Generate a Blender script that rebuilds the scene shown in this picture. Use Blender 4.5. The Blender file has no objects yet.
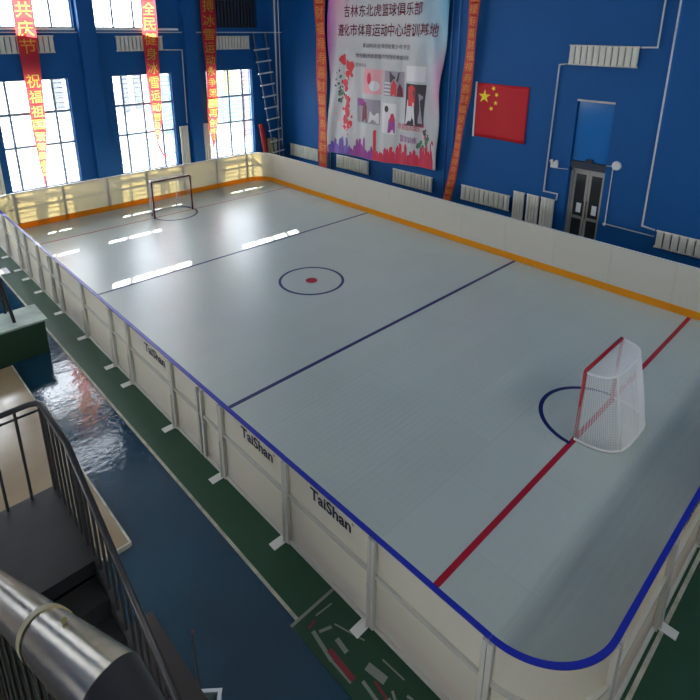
import bpy, bmesh, math, random
from mathutils import Vector, Matrix
random.seed(7)
sc = bpy.context.scene
COL = sc.collection
PI = math.pi
W, YN, YF, H, FZ = 11.34, -2.16, 18.70, 1.33, -0.096
WX, YW = 14.14, 20.61
GX, G2 = 5.72, 16.67
CEIL = 12.6
RC = 0.85          # rink corner radius

# ------------------------------------------------------------------ helpers
def srgb(r, g, b):
    f = lambda c: c/12.92 if c <= .04045 else ((c+.055)/1.055)**2.4
    return (f(r/255), f(g/255), f(b/255), 1)

def mat(name, col, rough=.6, metal=0, spec=.5, noise=None, bump=0, bscale=40, trans=None, coat=0):
    m = bpy.data.materials.new(name); m.use_nodes = True
    nt = m.node_tree; p = nt.nodes['Principled BSDF']
    p.inputs['Base Color'].default_value = col
    p.inputs['Roughness'].default_value = rough
    p.inputs['Metallic'].default_value = metal
    p.inputs['Specular IOR Level'].default_value = spec
    p.inputs['Coat Weight'].default_value = coat
    tc = nt.nodes.new('ShaderNodeTexCoord')
    if noise:                      # (second colour, scale, stretch)
        c2, scale, st = noise
        mp = nt.nodes.new('ShaderNodeMapping'); mp.inputs['Scale'].default_value = st
        n = nt.nodes.new('ShaderNodeTexNoise'); n.inputs['Scale'].default_value = scale
        n.inputs['Detail'].default_value = 5
        rp = nt.nodes.new('ShaderNodeValToRGB')
        rp.color_ramp.elements[0].position = .35; rp.color_ramp.elements[1].position = .7
        rp.color_ramp.elements[0].color = col; rp.color_ramp.elements[1].color = c2
        nt.links.new(tc.outputs['Object'], mp.inputs['Vector'])
        nt.links.new(mp.outputs[0], n.inputs['Vector'])
        nt.links.new(n.outputs[0], rp.inputs[0]); nt.links.new(rp.outputs[0], p.inputs['Base Color'])
    if bump:
        n = nt.nodes.new('ShaderNodeTexNoise'); n.inputs['Scale'].default_value = bscale
        n.inputs['Detail'].default_value = 3
        b = nt.nodes.new('ShaderNodeBump'); b.inputs['Strength'].default_value = bump
        b.inputs['Distance'].default_value = .02
        nt.links.new(tc.outputs['Object'], n.inputs['Vector'])
        nt.links.new(n.outputs[0], b.inputs['Height']); nt.links.new(b.outputs[0], p.inputs['Normal'])
    if trans:                      # (colour, factor): light shines through a thin plastic sheet
        t = nt.nodes.new('ShaderNodeBsdfTranslucent'); t.inputs['Color'].default_value = trans[0]
        mx = nt.nodes.new('ShaderNodeMixShader'); mx.inputs[0].default_value = trans[1]
        nt.links.new(p.outputs[0], mx.inputs[1]); nt.links.new(t.outputs[0], mx.inputs[2])
        nt.links.new(mx.outputs[0], nt.nodes['Material Output'].inputs['Surface'])
    return m

class MB:
    """collects shapes into one mesh"""
    def __init__(s): s.bm = bmesh.new()
    def quad(s, a, b, c, d):
        s.bm.faces.new([s.bm.verts.new(p) for p in (a, b, c, d)]); return s
    def poly(s, pts): s.bm.faces.new([s.bm.verts.new(p) for p in pts]); return s
    def box(s, lo, hi, fn=None):
        x0, y0, z0 = lo; x1, y1, z1 = hi
        P = [(x, y, z) for x in (x0, x1) for y in (y0, y1) for z in (z0, z1)]
        if fn: P = [fn(*p) for p in P]
        v = [s.bm.verts.new(p) for p in P]
        for f in ((0,1,3,2), (4,6,7,5), (0,4,5,1), (2,3,7,6), (0,2,6,4), (1,5,7,3)):
            s.bm.faces.new([v[i] for i in f])
        return s
    def bar(s, p, q, r=.02, n=10, r2=None, cap=True):
        p, q = Vector(p), Vector(q); d = (q-p).normalized()
        u = d.orthogonal().normalized(); w = d.cross(u)
        r2 = r if r2 is None else r2; A, B = [], []
        for i in range(n):
            a = 2*PI*i/n; o = u*math.cos(a)+w*math.sin(a)
            A.append(s.bm.verts.new(p+o*r)); B.append(s.bm.verts.new(q+o*r2))
        for i in range(n): s.bm.faces.new((A[i], A[(i+1) % n], B[(i+1) % n], B[i]))
        if cap: s.bm.faces.new(A[::-1]); s.bm.faces.new(B)
        return s
    def tube(s, pts, r=.02, n=10):
        pts = [Vector(p) for p in pts]; rings = []; up = None
        for i, p in enumerate(pts):
            d0 = (p-pts[i-1]).normalized() if i else (pts[1]-p).normalized()
            d1 = (pts[i+1]-p).normalized() if i < len(pts)-1 else d0
            d = (d0+d1).normalized(); k = 1/max(.4, d.dot(d1))
            if up is None: up = d.orthogonal().normalized()
            up = (up-d*up.dot(d)).normalized(); w = d.cross(up)
            rings.append([s.bm.verts.new(p+(up*math.cos(2*PI*j/n)+w*math.sin(2*PI*j/n))*r*(k if 0 < i < len(pts)-1 else 1)) for j in range(n)])
        for a, b in zip(rings, rings[1:]):
            for j in range(n): s.bm.faces.new((a[j], a[(j+1) % n], b[(j+1) % n], b[j]))
        s.bm.faces.new(rings[0][::-1]); s.bm.faces.new(rings[-1]); return s
    def arc(s, cx, cy, r0, r1, a0, a1, z0, z1, n=20):
        """a curved rectangular bar"""
        full = abs(abs(a1-a0)-2*PI) < 1e-6; L = []
        for i in range(n+(0 if full else 1)):
            a = a0+(a1-a0)*i/n; c, t = math.cos(a), math.sin(a)
            L.append([s.bm.verts.new((cx+r*c, cy+r*t, z)) for r, z in ((r0, z0), (r1, z0), (r1, z1), (r0, z1))])
        for i in range(n):
            a, b = L[i], L[(i+1) % len(L)]
            for j in range(4): s.bm.faces.new((a[j], a[(j+1) % 4], b[(j+1) % 4], b[j]))
        if not full: s.bm.faces.new(L[0][::-1]); s.bm.faces.new(L[-1])
        return s
    def disc(s, c, r, h, n=32):
        c = Vector(c); return s.bar(c, c+Vector((0, 0, h)), r, n)
    def prism(s, pts, z0, z1):
        A = [s.bm.verts.new((x, y, z0)) for x, y in pts]; B = [s.bm.verts.new((x, y, z1)) for x, y in pts]
        n = len(pts)
        for i in range(n): s.bm.faces.new((A[i], A[(i+1) % n], B[(i+1) % n], B[i]))
        s.bm.faces.new(A[::-1]); s.bm.faces.new(B); return s
    def add_mesh(s, me, fn):
        vs = [s.bm.verts.new(fn(v.co)) for v in me.vertices]
        for p in me.polygons:
            try: s.bm.faces.new([vs[i] for i in p.vertices])
            except ValueError: pass
        return s
    def build(s, name, m, parent=None, loc=None, smooth=False, bevel=0, local=False):
        """link as one object; world coordinates become relative to its root (or to loc)"""
        bmesh.ops.recalc_face_normals(s.bm, faces=s.bm.faces)
        if parent is not None:
            base = Vector((0, 0, 0)); q = parent
            while q is not None: base += q.location; q = q.parent
        else: base = Vector(loc) if loc else Vector((0, 0, 0))
        if not local and base.length: bmesh.ops.translate(s.bm, verts=s.bm.verts, vec=-base)
        me = bpy.data.meshes.new(name); s.bm.to_mesh(me); s.bm.free()
        if smooth:
            for p in me.polygons: p.use_smooth = True
        o = bpy.data.objects.new(name, me); COL.objects.link(o)
        if m: me.materials.append(m)
        if parent is not None: o.parent = parent
        elif loc: o.location = loc
        if bevel:
            b = o.modifiers.new('bevel', 'BEVEL'); b.width = bevel; b.segments = 2; b.limit_method = 'ANGLE'
        return o

def thing(name, label, cat, loc=(0, 0, 0), group=None):
    o = bpy.data.objects.new(name, None); COL.objects.link(o); o.location = loc; o.empty_display_size = .1
    o['label'] = label; o['category'] = cat
    if group: o['group'] = group
    return o
def tag(o, label, cat, group=None):
    o['label'] = label; o['category'] = cat
    if group: o['group'] = group
    return o
def struct(o): o['kind'] = 'structure'; return o
def dup_child(o, parent, loc):
    c = o.copy(); COL.objects.link(c); c.parent = parent; c.location = loc; return c

_texts = {}
def text_mesh(s):
    """glyph mesh of a string, normalised to x 0..w, y 0..1"""
    if s in _texts: return _texts[s]
    cu = bpy.data.curves.new('lettering', 'FONT'); cu.body = s; cu.resolution_u = 3; cu.offset = .03 if s.isascii() else .008
    ob = bpy.data.objects.new('lettering', cu); COL.objects.link(ob)
    bpy.context.view_layer.update()
    me = bpy.data.meshes.new_from_object(ob.evaluated_get(bpy.context.evaluated_depsgraph_get()))
    bpy.data.objects.remove(ob)
    xs = [v.co.x for v in me.vertices]; ys = [v.co.y for v in me.vertices]
    x0, y0, k = min(xs), min(ys), 1/max(1e-6, max(ys)-min(ys))
    for v in me.vertices: v.co = ((v.co.x-x0)*k, (v.co.y-y0)*k, 0)
    _texts[s] = (me, (max(xs)-x0)*k); return _texts[s]
def put_text(mb, s, u0, u1, v0, v1, fn):
    """lay lettering in the box u0..u1, v0..v1 of surface fn(u, v)"""
    me, w = text_mesh(s)
    return mb.add_mesh(me, lambda c: fn(u0+(u1-u0)*c.x/w, v0+(v1-v0)*c.y))

_cells = {}
def cell_meshes(ch, wc):
    """unit square of cloth with the character cut out, and the character itself"""
    if (ch, wc) in _cells: return _cells[ch, wc]
    cu = bpy.data.curves.new('lettering', 'FONT'); cu.body = ch; cu.resolution_u = 2; cu.offset = .012
    ob = bpy.data.objects.new('lettering', cu); COL.objects.link(ob); bpy.context.view_layer.update()
    dg = bpy.context.evaluated_depsgraph_get()
    c2 = ob.evaluated_get(dg).to_curve(dg).copy(); bpy.data.objects.remove(ob)
    P = [p.co for sp in c2.splines for p in (sp.bezier_points if sp.type == 'BEZIER' else sp.points)]
    x0, x1 = min(p[0] for p in P), max(p[0] for p in P); y0, y1 = min(p[1] for p in P), max(p[1] for p in P)
    mx, my = (1-wc)/2, .09
    X = lambda x: mx+(x-x0)/(x1-x0)*wc
    Yf = lambda y: my+(y-y0)/(y1-y0)*(1-2*my)
    outs = []
    for rect in (True, False):
        c = bpy.data.curves.new('cell', 'CURVE'); c.dimensions = '2D'; c.fill_mode = 'BOTH'
        for sp in c2.splines:
            bz = sp.type == 'BEZIER'; pts = sp.bezier_points if bz else sp.points; poly = []
            for k_ in range(len(pts)):
                a_, b_ = pts[k_], pts[(k_+1) % len(pts)]
                if bz:
                    straight = (a_.handle_right-a_.co).length < 1e-5 and (b_.handle_left-b_.co).length < 1e-5
                    for t in ((0,) if straight else (0, .34, .67)):
                        p_ = a_.co*(1-t)**3+a_.handle_right*3*t*(1-t)**2+b_.handle_left*3*t*t*(1-t)+b_.co*t**3; poly.append((p_[0], p_[1]))
                else: poly.append((a_.co[0], a_.co[1]))
            ns = c.splines.new('POLY'); ns.points.add(len(poly)-1); ns.use_cyclic_u = True
            for q_, (px, py) in zip(ns.points, poly): q_.co = (X(px), Yf(py), 0, 1)
        if rect:
            R_ = [(i_/8, 0) for i_ in range(8)]+[(1, i_/4) for i_ in range(4)]+[(1-i_/8, 1) for i_ in range(8)]+[(0, 1-i_/4) for i_ in range(4)]
            ns = c.splines.new('POLY'); ns.points.add(len(R_)-1); ns.use_cyclic_u = True
            for q_, (px, py) in zip(ns.points, R_): q_.co = (px, py, 0, 1)
        ob = bpy.data.objects.new('cell', c); COL.objects.link(ob); bpy.context.view_layer.update()
        dg = bpy.context.evaluated_depsgraph_get()
        outs.append(bpy.data.meshes.new_from_object(ob.evaluated_get(dg))); bpy.data.objects.remove(ob)
    _cells[ch, wc] = outs; return outs

ORD = 'zero first second third fourth fifth sixth seventh eighth ninth tenth eleventh twelfth thirteenth fourteenth'.split()

# ------------------------------------------------------------------ materials
M = {}
M['blue_wall'] = mat('blue_wall_paint', (.0025, .084, .275, 1), .6, spec=.25, noise=((.0025, .076, .25, 1), .6, (1, 1, 1)))
M['ceiling'] = mat('ceiling_paint', srgb(170, 180, 190), .8)
M['blue_floor'] = mat('blue_floor_paint', (.003, .032, .058, 1), .11, spec=.75, noise=((.005, .040, .070, 1), 1.3, (1, 1, 1)), bump=.25, bscale=5)
M['green_floor'] = mat('green_floor_paint', (.009, .052, .020, 1), .45, noise=((.011, .060, .025, 1), 2.0, (1, 1, 1)))
M['line_white'] = mat('floor_line_paint', srgb(190, 184, 160), .6, noise=(srgb(140, 138, 122), 5, (1, 1, 1)))
M['tile'] = mat('beige_floor_tile', srgb(158, 138, 108), .16, spec=.9, noise=(srgb(136, 114, 84), .8, (1, 1, 1)), bump=.1, bscale=3)
M['hdpe'] = mat('white_plastic_sheet', srgb(214, 212, 204), .42, trans=((1, .88, .55, 1), .37))
M['frame'] = mat('white_steel_tube', srgb(190, 186, 172), .5)
M['foot'] = mat('pale_steel_plate', srgb(214, 212, 204), .5)
M['cap'] = mat('blue_cap_plastic', srgb(16, 34, 150), .35)
M['white_cap'] = mat('white_cap_plastic', srgb(215, 214, 206), .4)
M['kick'] = mat('yellow_kick_plastic', srgb(244, 178, 24), .4, trans=((1, .45, .06, 1), .5))
M['red_line'] = mat('red_ice_line', srgb(165, 12, 40), .35)
M['blue_line'] = mat('navy_ice_line', srgb(14, 24, 92), .35)
M['logo'] = mat('navy_lettering', srgb(10, 14, 40), .5)
M['goal_red'] = mat('red_goal_paint', srgb(160, 14, 32), .35)
M['goal_backlit'] = mat('backlit_goal_red', srgb(100, 34, 44), .4)  # far goal's red, with its backlit shade darkened into the colour
M['net'] = mat('white_net_cord', srgb(225, 225, 225), .8)
M['white_paint'] = mat('white_tube_paint', srgb(230, 230, 228), .4)
M['radiator'] = mat('cream_radiator_enamel', srgb(206, 204, 190), .45)
M['pipe'] = mat('pale_pipe_paint', srgb(190, 195, 200), .5)
M['bluepipe'] = mat('blue_pipe_paint', srgb(60, 110, 170), .5)
M['win_frame'] = mat('window_frame_paint', srgb(120, 140, 160), .5)
M['grille'] = mat('security_bar_steel', srgb(170, 172, 175), .5)
M['steel'] = mat('brushed_stainless', srgb(160, 150, 136), .2, 1, bump=.03, bscale=25)
M['tape'] = mat('yellowed_tape', srgb(150, 135, 80), .5)
M['dark_steel'] = mat('dark_painted_steel', srgb(66, 64, 62), .38, .5)
M['stair'] = mat('grey_stair_terrazzo', srgb(40, 37, 33), .6, noise=(srgb(33, 31, 28), 3, (1, 1, 1)))
M['riser'] = mat('black_stair_riser', srgb(24, 24, 24), .6)
M['red_cloth'] = mat('red_banner_cloth', srgb(215, 36, 50), .65, trans=((1, .13, .13, 1), .5))
M['orange_cloth'] = mat('orange_red_banner_cloth', srgb(200, 74, 40), .65, noise=(srgb(184, 50, 38), 2.5, (1, 1, 1)))
M['gold'] = mat('gold_print', srgb(246, 196, 40), .6, trans=((1, .8, .15, 1), .6))
M['dark_gold'] = mat('dull_gold_print', srgb(206, 142, 60), .6)
M['flag_red'] = mat('red_flag_cloth', srgb(190, 10, 26), .7)
M['flag_gold'] = mat('yellow_star_print', srgb(245, 215, 40), .6)
M['white_cloth'] = mat('white_cloth', srgb(225, 225, 222), .7)
M['door_metal'] = mat('aluminium_door_frame', srgb(168, 166, 158), .4, .2)
M['dark_glass'] = mat('dark_door_glass', srgb(52, 56, 58), .12)
M['recess'] = mat('dark_recess_paint', srgb(46, 54, 66), .7)
M['blue_glass'] = mat('blue_backed_glass', srgb(4, 104, 175), .15)
M['box_green'] = mat('dark_green_paint', srgb(20, 50, 28), .55)
M['box_top'] = mat('worn_grey_green_paint', srgb(150, 168, 150), .5, noise=(srgb(120, 138, 122), 3, (1, 1, 1)))
M['black_steel'] = mat('black_steel', srgb(20, 21, 22), .4)
M['mat_green'] = mat('green_printed_mat', srgb(16, 58, 34), .6)
M['mat_print'] = mat('pale_mat_print', srgb(120, 125, 112), .7)
M['mat_red'] = mat('red_mat_print', srgb(120, 34, 40), .7)
M['wood_dark'] = mat('dark_brown_wood', srgb(48, 38, 32), .6)
M['plastic_pale'] = mat('pale_green_plastic', srgb(150, 168, 160), .4)
M['alu'] = mat('aluminium_ladder', srgb(215, 218, 220), .35, .3)
M['alu_dark'] = mat('weathered_ladder_rail', srgb(70, 85, 105), .45, .5)
M['carton'] = mat('cream_carton', srgb(190, 182, 140), .7)
M['red_roll'] = mat('red_rolled_carpet', srgb(130, 20, 26), .8)
M['louvre'] = mat('dark_louvre_metal', srgb(34, 44, 56), .5)
M['lamp'] = mat('white_lamp_plastic', srgb(215, 215, 210), .4)
M['facade'] = mat('pale_facade', srgb(225, 222, 214), .8)
M['facade_grey'] = mat('grey_facade_strip', srgb(90, 92, 96), .8)
M['concrete'] = mat('concrete', srgb(180, 178, 170), .8)
for k, c in dict(cyan=(96, 134, 140), pink=(140, 104, 114), yellow=(140, 134, 84)).items():
    M['sign_'+k] = mat('pastel_'+k+'_sheet', srgb(*c), .7)

# window glass: clear with a faint mirror
m = bpy.data.materials.new('clear_window_glass'); m.use_nodes = True; nt = m.node_tree
nt.nodes.remove(nt.nodes['Principled BSDF'])
a = nt.nodes.new('ShaderNodeBsdfTransparent'); a.inputs[0].default_value = (.95, .97, 1, 1)
b = nt.nodes.new('ShaderNodeBsdfGlossy'); b.inputs['Roughness'].default_value = .02
x = nt.nodes.new('ShaderNodeMixShader'); x.inputs[0].default_value = .06
nt.links.new(a.outputs[0], x.inputs[1]); nt.links.new(b.outputs[0], x.inputs[2])
nt.links.new(x.outputs[0], nt.nodes['Material Output'].inputs[0]); M['glass'] = m

# synthetic ice: faint sheet seams and shallow ridges along the joints
m = mat('synthetic_ice', srgb(178, 191, 180), .33, spec=1.0); nt = m.node_tree; p = nt.nodes['Principled BSDF']
tc = nt.nodes.new('ShaderNodeTexCoord')
br = nt.nodes.new('ShaderNodeTexBrick'); br.inputs['Scale'].default_value = 1
br.inputs['Brick Width'].default_value = 2.0; br.inputs['Row Height'].default_value = 1.0
br.inputs['Mortar Size'].default_value = .006; br.inputs['Mortar Smooth'].default_value = .3
br.inputs['Color1'].default_value = srgb(181, 193, 184); br.inputs['Color2'].default_value = srgb(176, 188, 179)
br.inputs['Mortar'].default_value = srgb(166, 175, 171)
nt.links.new(tc.outputs['Object'], br.inputs['Vector'])
ns = nt.nodes.new('ShaderNodeTexNoise'); ns.inputs['Scale'].default_value = .8; ns.inputs['Detail'].default_value = 6
mxc = nt.nodes.new('ShaderNodeMix'); mxc.data_type = 'RGBA'; mxc.inputs[0].default_value = .35
rp = nt.nodes.new('ShaderNodeValToRGB'); rp.color_ramp.elements[0].color = srgb(168, 177, 173); rp.color_ramp.elements[1].color = srgb(194, 202, 197)
nt.links.new(tc.outputs['Object'], ns.inputs['Vector']); nt.links.new(ns.outputs[0], rp.inputs[0])
nt.links.new(br.outputs['Color'], mxc.inputs[6]); nt.links.new(rp.outputs[0], mxc.inputs[7])
nt.links.new(mxc.outputs[2], p.inputs['Base Color'])
wv = nt.nodes.new('ShaderNodeTexWave'); wv.bands_direction = 'Y'; wv.inputs['Scale'].default_value = 2.6
wv.inputs['Distortion'].default_value = .6; wv.inputs['Detail'].default_value = 1
bp = nt.nodes.new('ShaderNodeBump'); bp.inputs['Strength'].default_value = .10; bp.inputs['Distance'].default_value = .02
nt.links.new(tc.outputs['Object'], wv.inputs['Vector'])
nt.links.new(wv.outputs[1], bp.inputs['Height']); nt.links.new(bp.outputs[0], p.inputs['Normal'])
M['ice'] = m

# ------------------------------------------------------------------ the hall
LX, NY = -7.5, -9.5        # unseen left and near walls
def wall_cells(mb, a0, a1, z0, z1, holes, put):
    """a wall with rectangular holes, from box cells"""
    A = sorted({a0, a1, *[h[0] for h in holes], *[h[1] for h in holes]})
    Z = sorted({z0, z1, *[h[2] for h in holes], *[h[3] for h in holes]})
    for i in range(len(A)-1):
        zs = None
        for j in range(len(Z)-1):
            ca, cz = (A[i]+A[i+1])/2, (Z[j]+Z[j+1])/2
            hole = any(h[0] < ca < h[1] and h[2] < cz < h[3] for h in holes)
            if not hole and zs is None: zs = Z[j]
            if (hole or j == len(Z)-2) and zs is not None:
                ze = Z[j] if hole else Z[j+1]
                put(A[i], A[i+1], zs, ze); zs = None

LOW = [(-7.4, -4.9), (-3.06, -.5), (1.22, 3.77), (5.49, 8.05), (9.75, 12.28)]
UPP = [(-7.4, -4.2), (-3.3, .15), (1.0, 4.27), (5.03, 8.55)]
holes = [(a, b, .85, 5.03) for a, b in LOW]+[(a, b, 6.88, 10.0) for a, b in UPP]
holes += [(10.5, 12.72, 6.93, 10.0)]
SLOT = [(1.2, 3.75), (5.45, 8.0), (9.75, 12.2)]
holes += [(a, b, 11.42, 12.32) for a, b in SLOT]
mb = MB()
wall_cells(mb, LX, WX+.3, FZ, CEIL, holes, lambda a, b, z0, z1: mb.box((a, YW, z0), (b, YW+.35, z1)))
struct(mb.build('wall_far', M['blue_wall']))
# recess for the doorway in the right wall
RW = [(3.72, 4.92, FZ, 4.86)]
mb = MB()
wall_cells(mb, NY, YW, FZ, CEIL, RW, lambda a, b, z0, z1: mb.box((WX, a, z0), (WX+.45, b, z1)))
struct(mb.build('wall_right', M['blue_wall']))
LWIN = [(y, y+1.9, 2.5, 4.5) for y in (-6.5, -1.5, 3.5, 8.5, 13.5)]
mb = MB()
wall_cells(mb, NY, YW, FZ, CEIL, LWIN, lambda a, b, z0, z1: mb.box((LX-.3, a, z0), (LX, b, z1)))
struct(mb.build('wall_left', M['blue_wall']))
NWIN = [(x, x+2.7, 9.1, 11.6) for x in (-2.0, 3.4, 8.4)]
mb = MB()
wall_cells(mb, LX, WX+.3, FZ, CEIL, NWIN, lambda a, b, z0, z1: mb.box((a, NY-.3, z0), (b, NY, z1)))
struct(mb.build('wall_near', M['blue_wall']))
struct(MB().box((LX-.3, NY-.3, CEIL), (WX+.5, YW+.35, CEIL+.2)).build('ceiling', M['ceiling']))
struct(MB().box((LX-.3, NY-.3, FZ-.2), (WX+.5, YW+.35, FZ)).build('floor', M['blue_floor']))
# green walkway round the rink and the worn white line at its edge
GXL, GYN = -.66, -2.9
struct(MB().box((GXL, -5.0, FZ), (WX, YW, FZ+.004)).build('floor_walkway', M['green_floor']))
struct(MB().box((GXL-.01, .97, FZ), (GXL+.035, YW, FZ+.007)).build('trim_1', M['line_white']))
struct(MB().box((-.6, YN-.14, FZ+.004), (W+.4, YN-.09, FZ+.012)).build('trim_2', M['line_white']))

# pilasters on the far wall
def pilaster(n, x0, x1):
    struct(MB().box((x0, YW-.28, FZ), (x1, YW, CEIL)).build('wall_pilaster', M['blue_wall']))
pilaster(1, 4.36, 4.98); pilaster(2, 8.72, 9.28); pilaster(0, -.1, .55)
# ledge across the far wall under the upper windows
struct(MB().box((LX, YW-.03, 6.70), (WX, YW, 6.74)).build('trim_3', M['pipe']))

# ------------------------------------------------------------------ windows
def window(n, a, b, z0, z1, vert, horiz, bars=0, solid=None):
    y = YW+.16
    root = struct(thing('window_%d' % n, '', 'window', ((a+b)/2, y, z0))); del root['label'], root['category']
    f = MB(); t = .045
    f.box((a, y-.05, z0), (b, y+.05, z0+t)).box((a, y-.05, z1-t), (b, y+.05, z1))
    f.box((a, y-.05, z0+t), (a+t, y+.05, z1-t)).box((b-t, y-.05, z0+t), (b, y+.05, z1-t))
    for v in vert: f.box((v-.036, y-.04, z0+t), (v+.036, y+.04, z1-t))
    for h in horiz: f.box((a+t, y-.038, h-.042), (b-t, y+.038, h+.042))
    f.build('window_frame', M['win_frame'], root)
    MB().box((a+t, y-.003, z0+t), (b-t, y+.003, z1-t)).build('pane', M['glass'], root)
    if bars:
        g = MB()
        for i in range(1, bars):
            z = z0+(z1-z0)*i/bars
            g.box((a, y+.14, z-.016), (b, y+.155, z+.016))
        g.build('security_grille', M['grille'], root)
    return root
for i, (a, b) in enumerate(LOW):
    window(i+1, a, b, .85, 5.03, [a+.40, a+1.24, a+2.0], [2.52, 3.78], 22 if i >= 2 else 0)
for i, (a, b) in enumerate(UPP):
    window(i+6, a, b, 6.88, 10.0, [a+.8, a+1.65, b-.75], [8.6])
for i, (a, b) in enumerate(SLOT):
    window(i+11, a, b, 11.42, 12.32, [a+.6, a+1.28, a+1.9], [])
# blue blind panel over the right end of the second upper window
struct(MB().box((7.66, YW+.02, 6.9), (8.52, YW+.09, 9.98)).build('window_panel', M['blue_wall']))
struct(MB().box((1.0, YW-.05, 6.80), (4.27, YW+.1, 6.88)).build('sill_1', M['white_paint']))
struct(MB().box((5.03, YW-.05, 6.80), (8.55, YW+.1, 6.88)).build('sill_2', M['white_paint']))
# dark louvred opening in the corner
lv = struct(thing('window_10', '', '', (11.6, YW, 6.93))); del lv['label'], lv['category']
mb = MB()
for i in range(12):
    x = 10.6+i*.18; mb.box((x, YW+.06, 6.98), (x+.07, YW+.14, 9.98))
mb.build('louvre_slats', M['louvre'], lv)
MB().box((10.5, YW+.2, 6.93), (12.72, YW+.26, 10)).build('louvre_backing', M['recess'], lv)
# outside: sun shades over the windows, ground, a pale building
for i, (z, d, lst) in enumerate([(5.2, .80, LOW), (10.2, 2.22, UPP)]):
    struct(MB().box((LX, YW+.35, z), (WX, YW+d, z+.1)).build('exterior_canopy', M['concrete']))
struct(MB().box((-60, YW+.4, -3.2), (70, YW+70, -3)).build('ground_outside', M['concrete']))
bd = thing('building', 'pale building with pastel sheets outside the far windows', 'building', (12, YW+22, -3))
MB().box((-14, YW+22, -3), (38, YW+30, 5.2)).build('facade', M['facade'], bd)
for x0, x1, z0 in ((9.5, 10.2, 1.0), (14.6, 15.1, .2), (15.6, 16.1, .4), (16.8, 17.0, 0), (22.2, 23.0, .8)):
    MB().box((x0, YW+21.8, z0), (x1, YW+21.98, 5.2)).build('dark_window_strip', M['facade_grey'], bd)
for k, x0, z0, w, h in (('yellow', 24.0, .9, .8, 2.6), ('cyan', 23.6, -1.6, 2.1, 2.4), ('pink', 25.9, -3, .9, 6), ('cyan', 17.9, -2, .8, 5)):
    MB().box((x0, YW+21.7, z0), (x0+w, YW+21.97, z0+h)).build('coloured_sheet', M['sign_'+k], bd)

# ------------------------------------------------------------------ the ice
def rink_outline(inset=0, n=10):
    r = RC-inset; pts = []
    for cx, cy, a in ((W-RC, YN+RC, -PI/2), (W-RC, YF-RC, 0), (RC, YF-RC, PI/2), (RC, YN+RC, PI)):
        for i in range(n+1):
            t = a+PI/2*i/n; pts.append((cx+r*math.cos(t), cy+r*math.sin(t)))
    return pts
ice = MB().prism(rink_outline(.012), FZ+.006, 0).build('synthetic_ice', M['ice'], loc=(GX, 0, 0))
tag(ice, 'pale grey synthetic ice surface with red and blue lines inside the boards', 'ice rink')
def line(y, w, m, name):
    MB().box((.02, y-w/2, 0), (W-.02, y+w/2, .002)).build(name, m, ice)
line(0, .095, M['red_line'], 'goal_line'); line(G2, .06, M['red_line'], 'goal_line')
line(5.02, .095, M['blue_line'], 'blue_line'); line(11.59, .085, M['blue_line'], 'blue_line')
MB().arc(GX, 8.32, .87, .95, 0, 2*PI, 0, .002, 64).build('centre_circle', M['blue_line'], ice)
MB().disc((GX, 8.32, 0), .17, .002, 32).build('centre_spot', M['red_line'], ice)
MB().arc(GX-.02, 0, .92, 1.0, 0, PI, 0, .0026, 40).build('crease_arc', M['blue_line'], ice)
MB().arc(GX+.02, G2, .80, .88, 0, -2*PI, 0, .0026, 64).build('crease_arc', M['blue_line'], ice)

# ------------------------------------------------------------------ dasher boards
SIDE = {'left': lambda s, d, z: (-d, s, z), 'right': lambda s, d, z: (W+d, s, z),
        'near': lambda s, d, z: (s, YN-d, z), 'far': lambda s, d, z: (s, YF+d, z)}
def board(side, a, b, label, cap, logo=None, gate=False, foot=True, kick=True, wob=0):
    P = SIDE[side]; g = .003; a, b = a+g, b-g
    root = thing('dasher_board', label, 'rink board', P((a+b)/2, .03, FZ), 'dasher boards round the rink')
    MB().box((a, 0, FZ+.01), (b, .012, H), P).build('sheet', M['hdpe'], root)
    for s in ((a, a+.055), (b-.055, b)):
        MB().box((s[0], .013, FZ+.01), (s[1], .075, H-.01), P).build('post', M['frame'], root, bevel=.006)
    i0, i1 = a+.057, b-.057
    MB().box((i0, .013, .755), (i1, .055, .80), P).build('middle_rail', M['frame'], root)
    MB().box((i0, .013, FZ+.012), (i1, .055, -.03), P).build('bottom_rail', M['frame'], root)
    MB().box((i0, .013, H-.04), (i1, .022, H-.012), P).build('top_rail', M['frame'], root)
    MB().box((a, -.014, H+.001), (b, .048, H+.022), P).build('cap_rail', cap, root)
    if kick: MB().box((a, -.010, .002), (b, -.001, .215), P).build('kick_plate', M['kick'], root)
    if gate:
        for s in (a+(b-a)*.34, a+(b-a)*.42):
            MB().box((s, .014, FZ+.03), (s+.05, .07, H-.062), P).build('gate_stile', M['frame'], root)
        MB().box((a+(b-a)*.30, .071, .50), (a+(b-a)*.33, .10, .70), P).build('gate_latch', M['grille'], root)
    if foot:
        MB().box((a+.002, .02, FZ+.004), (a+.14, .27, FZ+.016), P).build('foot_plate', M['foot'], root)
        MB().bar(P(a+.03, .09, FZ+.016), P(a+.03, .078, .62), .014, 8).build('brace_tube', M['frame'], root)
    if logo:
        s0, s1, z0, z1 = logo; o = MB()
        put_text(o, 'TaiShan', 0, 1, 0, 1, lambda u, v: P(s0+(s1-s0)*u*.94, .0165, z0+(z1-z0)*v))
        put_text(o, '®', 0, 1, 0, 1, lambda u, v: P(s0+(s1-s0)*(.955+.04*u), .0165, z1-(z1-z0)*.28*(1-v)))
        o.build('lettering', M['logo'], root)
    return root

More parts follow.
